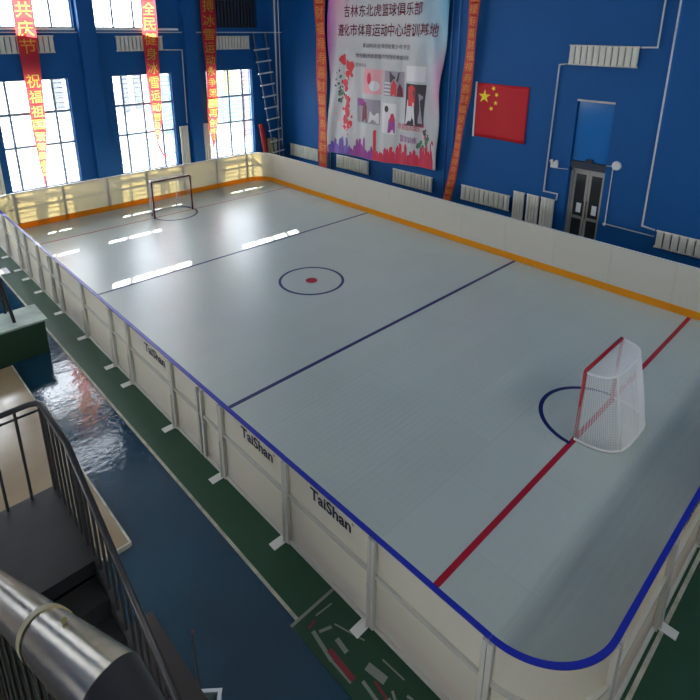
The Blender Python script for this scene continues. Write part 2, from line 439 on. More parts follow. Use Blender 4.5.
LB = [YN+RC, .27, 1.95, 3.63, 5.30, 7.15, 8.02, 9.66, 11.33, 13.0, 14.15, 15.0, 16.4, YF-RC]
logos = {2: (1.44, .61, 1.06, 1.25), 3: (3.08, 2.22, 1.06, 1.25), 5: (6.42, 5.52, 1.03, 1.22)}
extra = {1: 'without lettering', 2: 'nearest of three lettered', 3: 'middle of three lettered',
         4: 'gate between lettered boards', 5: 'furthest of three lettered', 6: 'a narrow plain one',
         9: 'gate with extra uprights'}
for i in range(len(LB)-1):
    n = i+1
    board('left', LB[i], LB[i+1], 'white left-side board, %s from the near corner, %s' % (ORD[n], extra.get(n, 'plain steel-framed')),
          M['cap'], logo=logos.get(n), gate=n in (4, 9), foot=n > 1)
RB = [YN+RC, .5, 2.14, 3.80, 5.47, 7.12, 8.79, 10.45, 12.1, 13.75, 15.4, YF-RC]
for i in range(len(RB)-1):
    board('right', RB[i], RB[i+1], 'white board with yellow kick plate by the radiator wall, %s from the near end' % ORD[i+1], M['white_cap'])
NB = [RC, 2.5, 4.2, 5.8, 7.5, 9.1, W-RC]
for i in range(len(NB)-1):
    board('near', NB[i], NB[i+1], 'blue-capped white board of the near end, %s from the rounded near-left corner' % ORD[i+1], M['cap'],
          logo=(2.95, 3.75, 1.06, 1.25) if i == 1 else None, foot=i > 0)
FB = [RC+(W-2*RC)*i/6 for i in range(7)]
for i in range(6):
    board('far', FB[i], FB[i+1], 'white far-end board under the tall windows, %s from the left' % ORD[i+1], M['white_cap'])
for name, cx, cy, a, cap, where in (('nl', RC, YN+RC, PI, M['cap'], 'nearest the camera'), ('nr', W-RC, YN+RC, 1.5*PI, M['cap'], 'at the near end of the radiator wall'),
                                    ('fl', RC, YF-RC, .5*PI, M['white_cap'], 'at the far end of the left side'), ('fr', W-RC, YF-RC, 0, M['white_cap'], 'in front of the ladder')):
    root = thing('corner_board', 'curved white corner board of the rink %s' % where, 'rink board', (cx+RC*math.cos(a+PI/4), cy+RC*math.sin(a+PI/4), FZ), 'curved corner boards')
    e = .006; a0, a1 = a+e, a+PI/2-e
    MB().arc(cx, cy, RC, RC+.012, a0, a1, FZ+.01, H, 24).build('sheet', M['hdpe'], root, smooth=False)
    MB().arc(cx, cy, RC-.014, RC+.048, a0, a1, H+.001, H+.022, 24).build('cap_rail', cap, root)
    MB().arc(cx, cy, RC-.010, RC-.001, a0, a1, .002, .215, 24).build('kick_plate', M['kick'], root)
    for nm, z0, z1 in (('middle_rail', .755, .80), ('bottom_rail', FZ+.012, -.03)):
        MB().arc(cx, cy, RC+.013, RC+.055, a0+.07, a1-.07, z0, z1, 20).build(nm, M['frame'], root)
    for q in (a0, a1-.065):
        MB().arc(cx, cy, RC+.013, RC+.075, q, q+.065, FZ+.01, H-.01, 2).build('post', M['frame'], root)

# ------------------------------------------------------------------ goals
def goal(y0, sgn, label, fine, paint='goal_red'):
    """sgn: side on which the net bag hangs"""
    hw, gh = .79, 1.40; root = thing('hockey_goal', label, 'goal', (GX, y0, 0), 'goals on the two goal lines')
    r = .032
    for s in (-1, 1):
        MB().bar((GX+s*hw, y0, .003), (GX+s*hw, y0, gh-.02), r, 14).build('post', M[paint], root, smooth=True)
    MB().tube([(GX-hw-.005, y0, gh-.03), (GX-hw+.03, y0, gh), (GX+hw-.03, y0, gh), (GX+hw+.005, y0, gh-.03)], r, 14).build('crossbar', M[paint], root, smooth=True)
    def prof(depth, wid, n=24):          # D-shaped outline from left post round to right post
        L = []
        for i in range(n+1):
            t = PI*i/n; c = math.cos(t); q = max(0, math.sin(t))
            L.append((GX-wid*math.copysign(abs(c)**.55, c), y0+sgn*depth*q**.7))
        return L
    n = 60 if fine else 26
    top, bot = prof(.47, hw-.01, n), prof(.76, hw+.06, n)
    MB().tube([(x, y, gh-.02) for x, y in top], .02, 8).build('top_shelf_bar', M['white_paint'], root, smooth=True)
    MB().tube([(x, y, .03) for x, y in bot], .022, 8).build('base_bar', M['white_paint'], root, smooth=True)
    for k in (.36, .64):
        i = int(n*k)
        MB().bar((*bot[i], .03), (*top[i], gh-.02), .02, 8).build('back_stay', M['white_paint'], root, smooth=True)
    nb = bmesh.new(); rows = 44 if fine else 18; G = []
    for j in range(rows+1):
        f = j/rows; z = .04+(gh-.06)*f; bulge = .05*math.sin(PI*f)
        G.append([nb.verts.new((bot[i][0]*(1-f)+top[i][0]*f, bot[i][1]*(1-f)+top[i][1]*f+sgn*bulge*math.sin(PI*i/n)*.5, z)) for i in range(n+1)])
    for j in range(rows):
        for i in range(n): nb.faces.new((G[j][i], G[j][i+1], G[j+1][i+1], G[j+1][i]))
    # roof of the net
    T = G[-1]; h = n//2; prev = None; m_ = 14 if fine else 6
    for i in range(h+1):
        a_, b_ = T[i].co, T[n-i].co
        row = [T[i]]+[nb.verts.new(a_.lerp(b_, k/(2*m_))) for k in range(1, 2*m_)]+[T[n-i]] if i < h else [T[i]]
        if prev and len(row) > 1:
            for k in range(2*m_): nb.faces.new((prev[k], prev[k+1], row[k+1], row[k]))
        elif prev:
            for k in range(2*m_): nb.faces.new((prev[k], prev[k+1], row[0]))
        prev = row
    bmesh.ops.translate(nb, verts=nb.verts, vec=(-GX, -y0, 0))
    me = bpy.data.meshes.new('net'); nb.to_mesh(me); nb.free(); me.materials.append(M['net'])
    o = bpy.data.objects.new('net', me); COL.objects.link(o); o.parent = root
    wf = o.modifiers.new('cords', 'WIREFRAME'); wf.thickness = .013 if fine else .006; wf.use_even_offset = False
    return root
goal(0, -1, 'red-framed hockey goal with white net on the near goal line', True)
goal(G2, 1, 'small far hockey goal standing in its circle before the windows', False, 'goal_backlit')

# ------------------------------------------------------------------ walls' furniture
RP = lambda h, d, z: (WX-d, h, z)      # on the right wall: along, out of the wall, up
FP = lambda h, d, z: (h, YW-d, z)      # on the far wall
def radiator(P, a, b, z0, z1, n, label, group, gap=.018):
    a, b = min(a, b), max(a, b)
    root = thing('radiator', label, 'radiator', P((a+b)/2, .1, z0), group)
    o = P((a+b)/2, .1, z0); w = (b-a)/n; first = None
    for i in range(n):
        h = a+w*(i+.5); c = P(h, .1, z0); loc = (c[0]-o[0], c[1]-o[1], 0)
        if first is None:
            k = w/2-gap; q = MB()
            ax = lambda u, d, z: (d, u, z) if P is RP else (u, d, z)
            q.box((-k, -.045, .03), (k, .045, z1-z0-.03), ax)
            q.box((-k*.6, -.055, .06), (k*.6, .055, z1-z0-.06), ax)
            first = q.build('section', M['radiator'], root, local=True); first.location = loc
            bv = first.modifiers.new('bevel', 'BEVEL'); bv.width = .008; bv.segments = 2
        else: dup_child(first, root, loc)
    for z in (z0+.03, z1-.03):
        MB().bar(P(a-.015, .1, z), P(b+.015, .1, z), .028, 10).build('header_pipe', M['radiator'], root, smooth=True)
    for h in (a+w, b-w):
        MB().box((h-.015, .003, z1-.16), (h+.015, .05, z1-.12), P).build('mounting_bracket', M['pipe'], root)
    return root
g = 'low radiators along the right wall'
radiator(RP, 19.97, 17.70, .57, 1.21, 12, 'low cream radiator near the ladder corner, left of the first orange streamer', g)
radiator(RP, 16.38, 14.24, .56, 1.20, 12, 'low cream radiator under the left half of the white event banner', g)
radiator(RP, 12.72, 10.56, .52, 1.17, 12, 'low cream radiator under the right half of the white event banner', g)
radiator(RP, 9.10, 6.97, .57, 1.18, 10, 'low cream radiator under the flag', g)
radiator(RP, 1.89, -.27, .64, 1.21, 10, 'low cream radiator right of the doorway, cut by the picture edge', g)
radiator(RP, 5.34, 3.22, 5.91, 6.54, 11, 'cream radiator mounted high above the doorway', 'high radiators')
for (a, b), nm in zip(((6.81, 6.39), (6.27, 5.81), (5.73, 5.25)), ('leftmost', 'middle one', 'rightmost')):
    radiator(RP, a, b, -.02, 1.41, 4, 'tall narrow cream radiator left of the doorway, %s of three' % nm, 'three tall radiators by the doorway', .006)
radiator(FP, .9, 3.44, 5.97, 6.62, 14, 'high cream radiator above the leftmost tall window', 'high radiators')
radiator(FP, 5.77, 7.75, 5.97, 6.59, 12, 'high cream radiator above the middle tall window', 'high radiators')
radiator(FP, 10.3, 12.13, 5.95, 6.57, 11, 'high cream radiator above the tall window nearest the corner', 'high radiators')
radiator(FP, 8.19, 8.58, .2, 2.66, 3, 'tall cream radiator on the left of the pillar behind the far goal', 'tall radiators flanking the windows', .006)
radiator(FP, 9.32, 9.68, .2, 2.66, 3, 'tall cream radiator on the right of the pillar behind the far goal', 'tall radiators flanking the windows', .006)
radiator(FP, .62, .98, .2, 2.66, 3, 'tall cream radiator left of the leftmost tall window at the picture edge', 'tall radiators flanking the windows', .006)

def conduit(P, pts, r, label, m='pipe', name='surface_mounted_pipe'):
    pts = [P(h, d, z) for h, d, z in pts]
    o = MB().tube(pts, r, 8).build(name, M[m], loc=pts[-1], smooth=True); return tag(o, label, 'pipe')
conduit(RP, [(5.40, .1, 5.94), (5.65, .06, 5.9), (5.70, .06, 1.62), (5.19, .06, 1.62), (5.19, .1, 1.40)], .026, 'pale pipe from the high radiator down to the tall radiators')
conduit(RP, [(3.17, .1, 6.51), (2.75, .06, 6.52), (2.75, .06, 12.5)], .026, 'pale pipe rising from the right end of the high radiator')
conduit(RP, [(2.35, .06, 12.5), (2.35, .06, 1.21), (1.95, .1, 1.18)], .026, 'long pale pipe dropping to the rightmost low radiator')
conduit(RP, [(3.49, .03, 2.87), (3.49, .03, .97), (1.96, .03, .95)], .018, 'thin pale conduit from the round lamp down to the low radiator')
tag(MB().bar(RP(3.49, .055, .97), RP(3.49, .085, .97), .05, 14).build('mounted_junction_box', M['lamp'], loc=RP(3.49, .06, .97)), 'small round white junction box right of the doorway', 'junction box')
conduit(RP, [(10.03, .05, 12.5), (10.03, .05, .6)], .022, 'thin wall pipe just right of the event banner', 'bluepipe')
conduit(RP, [(9.70, .05, 12.5), (9.70, .05, .6)], .022, 'thin wall pipe left of the slanting orange streamer', 'bluepipe')
conduit(RP, [(17.2, .04, 1.26), (16.9, .04, 1.26), (16.9, .04, .3)], .018, 'thin pipe between the two leftmost low radiators')
conduit(FP, [(7.80, .1, 6.0), (8.64, .06, 5.98), (8.60, .06, 2.75)], .024, 'pale pipe bending down left of the far pillar')
conduit(FP, [(13.72, .07, 12.5), (13.72, .07, 0)], .04, 'pale vertical pipe in the room corner behind the ladder')
conduit(FP, [(13.95, .06, 12.5), (13.95, .06, 0)], .024, 'thin vertical pipe tight in the room corner')

# emergency light and round lamp by the doorway
em = thing('emergency_light', 'white twin-head emergency light left of the doorway', 'lamp', RP(5.43, 0, 2.5))
MB().box((5.31, 0, 2.50), (5.56, .08, 2.69), RP).build('housing', M['lamp'], em, bevel=.01)
for h in (5.35, 5.52): MB().bar(RP(h, .05, 2.73), RP(h, .13, 2.73), .055, 12).build('lamp_head', M['lamp'], em)
MB().tube([RP(5.3, .02, 2.5), RP(4.95, .02, 2.53)], .012, 6).build('cable', M['pipe'], em)
rl = thing('round_wall_lamp', 'round white lamp right of the doorway', 'lamp', RP(3.40, 0, 2.8))
MB().bar(RP(3.40, 0, 2.92), RP(3.40, .07, 2.92), .15, 24, .13).build('lamp_body', M['lamp'], rl, smooth=False)
MB().tube([RP(3.54, .02, 2.88), RP(3.73, .02, 2.86)], .012, 6).build('cable', M['pipe'], rl)

# doorway: recess, double door, blue transom
d1 = struct(thing('door_1', '', '', (WX+.3, 4.32, FZ))); del d1['label'], d1['category']
MB().box((3.72, -.44, FZ), (4.92, -.40, 4.86), RP).build('recess_back', M['recess'], d1)
MB().box((3.74, -.14, 2.86), (4.90, -.10, 4.79), RP).build('transom_glass', M['blue_glass'], d1)
MB().box((3.72, -.34, 2.60), (4.92, -.05, 2.84), RP).build('lintel', M['recess'], d1)
MB().box((3.72, -.10, 4.80), (4.92, .02, 4.86), RP).build('top_trim', M['door_metal'], d1)
MB().box((4.20, -.099, 2.842), (4.42, -.02, 2.96), RP).build('door_closer', M['black_steel'], d1)
f = MB()
f.box((3.72, -.36, FZ), (3.79, -.22, 2.60), RP).box((4.85, -.36, FZ), (4.92, -.22, 2.60), RP).box((3.72, -.36, 2.5), (4.92, -.22, 2.60), RP)
f.build('door_frame', M['door_metal'], d1)
for a, b in ((3.80, 4.31), (4.33, 4.84)):
    lf = MB()
    for s in ((a, a+.08), (b-.08, b)): lf.box((s[0], -.33, FZ+.02), (s[1], -.27, 2.48), RP)
    for z in ((FZ+.02, .12), (.82, .92), (2.38, 2.48)): lf.box((a+.08, -.328, z[0]), (b-.08, -.272, z[1]), RP)
    leaf = lf.build('door_leaf', M['door_metal'], d1)
    MB().box((a+.08, -.305, .12), (b-.08, -.295, 2.38), RP).build('glass', M['dark_glass'], leaf)
    MB().box((a+.14, -.272, 1.05), (a+.30, -.262, 1.38), RP).build('notice', M['white_cloth'], leaf)
    MB().bar(RP(4.27 if a < 4 else 4.37, -.2, .9), RP(4.27 if a < 4 else 4.37, -.2, 1.5), .015, 8).build('handle', M['steel'], leaf)

# national flag
fl = thing('flag', 'red flag with five yellow stars pinned flat on the blue wall', 'flag', RP(7.7, .04, 3.15))
def FL(u, v):      # u 0..1 left to right, v 0..1 bottom to top
    return (WX-.05-.018*math.sin(u*9+v*3), 8.74-u*2.10, 3.15+v*1.96-.02*u)
def sheet(fn, nu, nv, name, m, parent, th=.004, smooth=True):
    bm = bmesh.new(); G = [[bm.verts.new(fn(i/nu, j/nv)) for i in range(nu+1)] for j in range(nv+1)]
    for j in range(nv):
        for i in range(nu): bm.faces.new((G[j][i], G[j][i+1], G[j+1][i+1], G[j+1][i]))
    q = MB(); q.bm.free(); q.bm = bm
    o = q.build(name, m, parent, smooth=smooth)
    s = o.modifiers.new('thickness', 'SOLIDIFY'); s.thickness = th; s.offset = 0; return o
sheet(FL, 24, 12, 'flag_cloth', M['flag_red'], fl)
MB().box((8.74, .03, 3.12), (8.81, .07, 5.14), RP).build('hanging_sleeve', M['white_cloth'], fl)
def star(cu, cv, r, rot):
    pts = []
    for k in range(10):
        a = rot+PI/2+k*PI/5; rr = r if k % 2 == 0 else r*.382
        p = FL(cu+rr*math.cos(a)*.95, cv+rr*math.sin(a)); pts.append((p[0]-.008, p[1], p[2]))
    c = FL(cu, cv); q = MB(); cc = q.bm.verts.new((c[0]-.008, c[1], c[2])); vs = [q.bm.verts.new(p) for p in pts]
    for k in range(10): q.bm.faces.new((cc, vs[k], vs[(k+1) % 10]))
    q.build('star', M['flag_gold'], fl)
star(.16, .76, .13, 0)
for cu, cv, rt in ((.33, .92, .4), (.40, .81, .9), (.39, .66, 0), (.31, .55, .4)): star(cu, cv, .05, rt)

# ------------------------------------------------------------------ the event banner
bn = thing('event_banner', 'large white printed banner with skyline and photos on the blue wall', 'banner', RP(13.5, .1, 1.25))
def BN(u, z, off=0):       # u 0..1 across, z in metres
    k = min(1, max(0, (8-z)/3.5)); yr = 10.05+.26*k*k*(3-2*k); yl = 16.82
    y = yl+(yr-yl)*u
    w = .03*math.sin(u*34+.5*math.sin(z))+.025*math.sin(u*13+z*.7)+.008*math.sin(u*71)
    s = max(0, u-.62)/.38
    w += .065*s*math.sin((u*6.5+ (z-8)*.42)*5.2)*(1 if z > 2.4 else max(.15, (z-1.4)))
    t = max(0, .18-u)/.18; w += .08*t*math.sin((u*6.5-(z-8)*.22)*6)
    return (WX-.2-w-off, y, z)
def zb(u): return 1.24+.27*u+.03*math.sin(u*9)
cl = sheet(lambda u, v: BN(u, zb(u)+(9.3-zb(u))*v), 90, 60, 'banner_cloth', None, bn, .005)
m = bpy.data.materials.new('printed_banner_cloth'); m.use_nodes = True; nt = m.node_tree; p = nt.nodes['Principled BSDF']
p.inputs['Roughness'].default_value = .5
tc = nt.nodes.new('ShaderNodeTexCoord'); sx = nt.nodes.new('ShaderNodeSeparateXYZ'); nt.links.new(tc.outputs['Object'], sx.inputs[0])
def ramp(src, lo, hi, c0, c1):
    r = nt.nodes.new('ShaderNodeMapRange'); r.inputs[1].default_value = lo; r.inputs[2].default_value = hi
    nt.links.new(src, r.inputs[0]); return r.outputs[0]
def mixc(fac, A, Bc):
    x = nt.nodes.new('ShaderNodeMix'); x.data_type = 'RGBA'; nt.links.new(fac, x.inputs[0])
    if isinstance(A, tuple): x.inputs[6].default_value = A
    else: nt.links.new(A, x.inputs[6])
    x.inputs[7].default_value = Bc; return x.outputs[2]
def mul(a_, b_):
    x = nt.nodes.new('ShaderNodeMath'); x.operation = 'MULTIPLY'; nt.links.new(a_, x.inputs[0]); nt.links.new(b_, x.inputs[1]); return x.outputs[0]
Y, Z = sx.outputs[1], sx.outputs[2]
c = (.50, .50, .49, 1)
base = mixc(mul(ramp(Y, -1.6, -3.6, 0, 1), ramp(Z, 3.4, 6.4, 0, 1)), c, srgb(70, 160, 190))           # cyan, top right
base = mixc(mul(ramp(Y, 1.2, 3.4, 0, 1), ramp(Z, 4.6, 7.2, 0, 1)), base, srgb(225, 130, 165))         # pink, top left
base = mixc(mul(ramp(Y, 2.75, 3.3, 0, 1), ramp(Z, 2.6, 5, 0, 1)), base, srgb(165, 70, 160))           # violet edge
base = mixc(mul(ramp(Y, -2.5, -3.3, 0, 1), mul(ramp(Z, 2.2, 3.2, 0, 1), ramp(Z, 5.2, 4.0, 0, 1))), base, srgb(190, 120, 160))
nt.links.new(base, p.inputs['Base Color']); M['banner'] = m; cl.data.materials.clear(); cl.data.materials.append(m)
def col(name, c): return mat(name, srgb(*c), .6)
M['ink_red'] = col('dark_red_ink', (110, 20, 40)); M['ink_grey'] = col('grey_ink', (110, 105, 110))
M['print_red'] = col('red_print', (205, 40, 50)); M['print_pink'] = col('pink_print', (225, 160, 165)); M['print_purple'] = col('purple_print', (110, 80, 160))
M['print_crimson'] = col('crimson_print', (200, 40, 80)); M['print_violet'] = col('violet_print', (150, 60, 140)); M['print_grey'] = col('grey_print', (150, 140, 150))
M['print_dark'] = col('dark_print', (50, 45, 52)); M['print_white'] = col('white_print', (215, 210, 210)); M['print_green'] = col('green_print', (70, 120, 90))
yl_, wd = 16.82, 6.6
U = lambda y: (yl_-y)/wd
# surface addressed by (u, z); prints float 8 mm off the cloth and follow its folds
def ptext(s, y0, y1, z0, z1, m, slope=.0):
    q = MB(); put_text(q, s, U(y0), U(y1), 0, 1, lambda u, v: BN(u, z0+(z1-z0)*v+slope*(u-U(y0)), .022)); return q.build('lettering', M[m], bn)
ptext('吉林东北虎篮球俱乐部', 15.75, 11.45, 7.40, 7.90, 'ink_red', .1)
ptext('遵化市体育运动中心培训基地', 16.18, 10.66, 6.62, 7.14, 'ink_red', .05)
ptext('集训时间全年招收青少年学员', 14.6, 11.9, 6.16, 6.36, 'ink_grey')
ptext('地址遵化市体育馆内欢迎报名参加训练', 14.95, 11.9, 5.74, 5.94, 'ink_grey')
ptext('咨询电话', 14.95, 14.3, 5.36, 5.52, 'ink_grey')
ptext('欢迎加入我们', 12.42, 11.1, 2.94, 3.2, 'print_crimson'); ptext('篮球训练', 12.3, 11.3, 2.42, 2.7, 'print_violet')
def patch(pts, m, parent, off, name='print_shape'):
    q = MB(); c = [sum(p[i] for p in pts)/len(pts) for i in (0, 1)]
    cc = q.bm.verts.new(BN(U(c[0]), c[1], off)); vs = [q.bm.verts.new(BN(U(y), z, off)) for y, z in pts]
    for k in range(len(vs)): q.bm.faces.new((cc, vs[k], vs[(k+1) % len(vs)]))
    return q.build(name, M[m], parent)
def gridpatch(y0, y1, z0, z1, m, parent, off, name):
    q = MB(); n = 10
    G = [[q.bm.verts.new(BN(U(y0+(y1-y0)*i/n), z0+(z1-z0)*j/n, off)) for i in range(n+1)] for j in range(n+1)]
    for j in range(n):
        for i in range(n): q.bm.faces.new((G[j][i], G[j][i+1], G[j+1][i+1], G[j+1][i]))
    return q.build(name, M[m], parent)
def ell(cy, cz, ry, rz, rot=0, n=14):
    return [(cy+ry*math.cos(2*PI*k/n)*math.cos(rot)-rz*math.sin(2*PI*k/n)*math.sin(rot), cz+ry*math.cos(2*PI*k/n)*math.sin(rot)+rz*math.sin(2*PI*k/n)*math.cos(rot)) for k in range(n)]
# five photos
ph = gridpatch(14.48, 13.38, 4.25, 5.30, 'print_pink', bn, .014, 'photo_print')
patch(ell(14.1, 4.9, .12, .25), 'print_crimson', ph, .020); patch(ell(13.8, 4.6, .3, .22), 'print_white', ph, .020)
ph = gridpatch(13.25, 12.12, 4.25, 5.28, 'print_grey', bn, .014, 'photo_print')
patch([(12.95, 5.25), (12.4, 5.25), (12.45, 4.85), (12.9, 4.8)], 'print_dark', ph, .020)
for k in range(4): patch([(13.22, 4.3+k*.15), (12.86, 4.3+k*.15), (12.86, 4.36+k*.15), (13.22, 4.37+k*.15)], 'print_white', ph, .022)
patch([(12.85, 4.27), (12.5, 4.27), (12.52, 4.75), (12.68, 4.95), (12.82, 4.7)], 'print_red', ph, .023)
patch([(12.48, 4.27), (12.15, 4.27), (12.2, 4.6), (12.35, 4.8), (12.45, 4.6)], 'ink_red', ph, .022)
ph = gridpatch(12.0, 10.95, 3.15, 4.85, 'print_dark', bn, .014, 'photo_print')
patch([(11.95, 3.2), (11.45, 3.2), (11.5, 4.1), (11.9, 4.2)], 'print_white', ph, .020)
patch([(11.85, 3.95), (11.45, 3.95), (11.42, 4.7), (11.6, 4.82), (11.85, 4.7)], 'print_red', ph, .023)
patch([(11.3, 3.3), (11.05, 3.3), (11.05, 4.4), (11.25, 4.5)], 'print_grey', ph, .020)
gridpatch(12.0, 11.05, 4.95, 5.55, 'print_white', bn, .013, 'photo_print')
ph = gridpatch(14.85, 13.45, 2.95, 4.02, 'print_grey', bn, .014, 'photo_print')
patch([(14.8, 3.7), (13.5, 3.7), (13.5, 3.98), (14.8, 3.98)], 'print_violet', ph, .018)
patch([(14.55, 3.0), (14.2, 3.0), (14.2, 3.7), (14.35, 3.88), (14.5, 3.7)], 'ink_red', ph, .021)
patch([(14.1, 3.0), (13.5, 3.0), (13.5, 3.45), (14.0, 3.5)], 'print_white', ph, .021)
ph = gridpatch(13.3, 12.5, 2.66, 3.95, 'print_white', bn, .014, 'photo_print')
patch([(12.95, 2.7), (12.55, 2.7), (12.55, 3.3), (12.7, 3.5), (12.9, 3.25)], 'print_violet', ph, .020)
patch(ell(13.05, 3.7, .12, .14), 'print_dark', ph, .020); patch(ell(12.7, 3.35, .12, .2), 'print_crimson', ph, .022)
# red figure and flowers down the left side, small blossoms at the right
rs = random.Random(3)
def blobs(items, m, off):
    q = MB()
    for cy, cz, ry, rz, rt_ in items:
        P_ = ell(cy, cz, ry, rz, rt_, 9); cc = q.bm.verts.new(BN(U(cy), cz, off)); vs_ = [q.bm.verts.new(BN(U(y), z, off)) for y, z in P_]
        for k_ in range(9): q.bm.faces.new((cc, vs_[k_], vs_[(k_+1) % 9]))
    return q.build('petal_pattern', M[m], bn)
def spray(path, n_, sp, r0, r1):
    out = []
    for _ in range(n_):
        f = rs.random()*(len(path)-1); i_ = int(f); t = f-i_; a_, b_ = path[i_], path[i_+1]
        r_ = rs.uniform(r0, r1)
        out.append((a_[0]+(b_[0]-a_[0])*t+rs.gauss(0, sp), a_[1]+(b_[1]-a_[1])*t+rs.gauss(0, sp), r_, r_*rs.uniform(.4, 1.6), rs.uniform(0, 3)))
    return out
stem = [(15.5, 5.0), (15.65, 4.5), (15.5, 3.7), (15.65, 3.0), (15.4, 2.4)]
blobs(spray(stem, 46, .07, .06, .15), 'print_red', .012)
blobs(spray([(16.0, 5.75), (15.6, 5.45), (15.25, 5.35), (15.2, 5.0)], 26, .08, .06, .14), 'print_red', .014)
blobs(spray(stem, 22, .16, .03, .09), 'print_crimson', .017)
blobs(spray([(16.2, 5.2), (15.9, 4.2), (16.0, 3.7)], 12, .12, .04, .1), 'print_dark', .015)
blobs(spray([(16.1, 4.8), (15.9, 4.0)], 8, .12, .04, .1), 'print_green', .018)
blobs(spray([(16.3, 3.4), (16.2, 2.6), (15.2, 2.6)], 14, .1, .03, .09), 'print_pink', .016)
blobs(spray([(11.0, 3.2), (10.7, 2.4), (11.0, 1.9)], 16, .1, .03, .09), 'print_crimson', .017)
blobs(spray([(10.8, 3.0), (10.75, 2.5), (11.4, 2.4)], 12, .08, .03, .1), 'print_green', .019)
blobs(spray([(10.9, 3.1), (10.7, 2.2)], 8, .07, .04, .09), 'print_dark', .015)
# skyline along the foot of the banner: purple at the left turning crimson
yy = 16.78; k = 0
hts = [.35, .5, .62, .4, .7, .75, .35, .8, .3, .25, .42, .75, .9, .55, .95, .35, .3, .5, 1.55, .35, .3, .35, .6, .5, .75, .45, .7, .95, .5, .85, .4, .55, .6, .45, .9, .6, 1.0, .7, 1.2, 1.3]
while yy > 10.4:
    w = wd/len(hts)*1.0; u = U(yy-w/2); ht = hts[min(k, len(hts)-1)]*.8+.12
    y1 = max(yy-w, 10.36); zz = zb(u)+.015
    top = zz+ht
    mm = 'print_purple' if u < .22 else 'print_violet' if u < .45 else 'print_crimson' if (k % 3) else 'print_red'
    sh = [(yy, zz), (y1, zz), (y1, top-.1*(k % 2)), ((yy+y1)/2, top+.06*(k % 3)), (yy, top-.08*((k+1) % 2))]
    patch(sh, mm, bn, .012+.002*(k % 2), 'skyline_block'); yy -= w; k += 1

# ------------------------------------------------------------------ hanging streamers
def streamer(fn, stations, label, cloth, ink, chars, group, curl=.05, n=40, nstart=0, tail=None, wchar=.78, aspect=1.0):
    """stations: (v, left, right) from the top down; fn(h, d, v) places a point on its wall"""
    def at(v):
        for (v0, l0, r0), (v1, l1, r1) in zip(stations, stations[1:]):
            if v1 <= v <= v0:
                t = (v0-v)/(v0-v1); t2 = t; return l0+(l1-l0)*t2, r0+(r1-r0)*t2
        return stations[-1][1:]
    vt, vb = stations[0][0], stations[-1][0]
    def S(u, v, off=0):
        l, r = at(v); d = .28+curl*math.sin(v*1.7+u*2.2)+.5*curl*math.sin(u*PI)+off
        return fn(l+(r-l)*u, d, v)
    mid = sum(at(vb))/2
    root = thing('hanging_streamer', label, 'banner', fn(mid, .28, vb), group)
    ck, ik = MB(), MB(); v = vt
    def plain(v1, v0):
        m_ = max(2, int((v1-v0)/.12))
        G = [[ck.bm.verts.new(S(i_/8, v0+(v1-v0)*j_/m_)) for i_ in range(9)] for j_ in range(m_+1)]
        for j_ in range(m_):
            for i_ in range(8): ck.bm.faces.new((G[j_][i_], G[j_][i_+1], G[j_+1][i_+1], G[j_+1][i_]))
    if nstart: plain(v, v-nstart); v -= nstart
    for ch in chars:
        l, r = at(v); hgt = abs(r-l)*wchar*aspect*1.22
        if v-hgt < vb+.02: break
        if ch == ' ': plain(v, v-hgt)
        else:
            mc, mg = cell_meshes(ch, wchar)
            for q_, me_ in ((ck, mc), (ik, mg)): q_.add_mesh(me_, lambda c, v=v, hgt=hgt: S(c.x, v-hgt+hgt*c.y))
        v -= hgt
    plain(v, vb)
    bmesh.ops.remove_doubles(ck.bm, verts=ck.bm.verts, dist=.0008)
    ck.build('streamer_cloth', cloth, root); ik.build('lettering', ink, root)
    if tail: MB().tube([fn(*p) for p in tail], .03, 6).build('tail', M['red_cloth'], root)
    return root
g = 'red festive streamers on the window wall'
tx = '全民同心共庆节 祝福祖国繁荣昌盛吉祥'
streamer(FP, [(10.5, 2.19, 2.85), (7.8, 2.19, 2.85), (5.35, 2.19, 2.81), (3.07, 2.20, 2.64), (1.9, 2.24, 2.5), (1.02, 2.29, 2.34)], 'red streamer with gold characters before the leftmost window', M['red_cloth'], M['gold'], tx, g, nstart=.1, wchar=.8)
streamer(FP, [(10.5, 6.88, 7.52), (7.98, 6.86, 7.5), (4.9, 6.82, 7.43), (3.04, 6.91, 7.29), (2.05, 6.98, 7.05)], 'red streamer with gold characters before the middle window', M['red_cloth'], M['gold'],
         '热烈庆祝全民健身冰雪运动普及推广繁荣体育事业发展', g, nstart=.1, tail=[(7.01, .28, 2.1), (7.1, .28, 1.8), (7.22, .28, 1.5), (7.3, .28, 1.5), (7.33, .28, 1.3)])
streamer(FP, [(10.5, 9.53, 10.33), (8.08, 9.55, 10.31), (5.3, 9.62, 10.19), (2.9, 9.56, 10.09), (2.2, 9.62, 9.95), (1.4, 9.72, 9.80)], 'red streamer with gold characters beside the corner window', M['red_cloth'], M['gold'],
         '团结拼搏冰雪运动永争第一再创辉煌', g, nstart=.3, aspect=.9)
g = 'orange gold-printed streamers on the right wall'
tx = '吉'*60
streamer(RP, [(11, 17.72, 16.95), (8.15, 17.67, 16.95), (4.4, 17.54, 16.89), (.3, 17.44, 16.90)], 'upright orange streamer left of the event banner', M['orange_cloth'], M['dark_gold'], '福禄寿喜财'*12, g, nstart=.2, curl=.04)
streamer(RP, [(11, 9.0, 8.4), (7.95, 9.15, 8.72), (4.65, 9.27, 8.87), (1.3, 9.63, 9.32), (.3, 9.85, 9.48)], 'slanting orange streamer between the event banner and flag', M['orange_cloth'], M['dark_gold'], '福禄寿喜财'*14, g, nstart=.2, curl=.05)

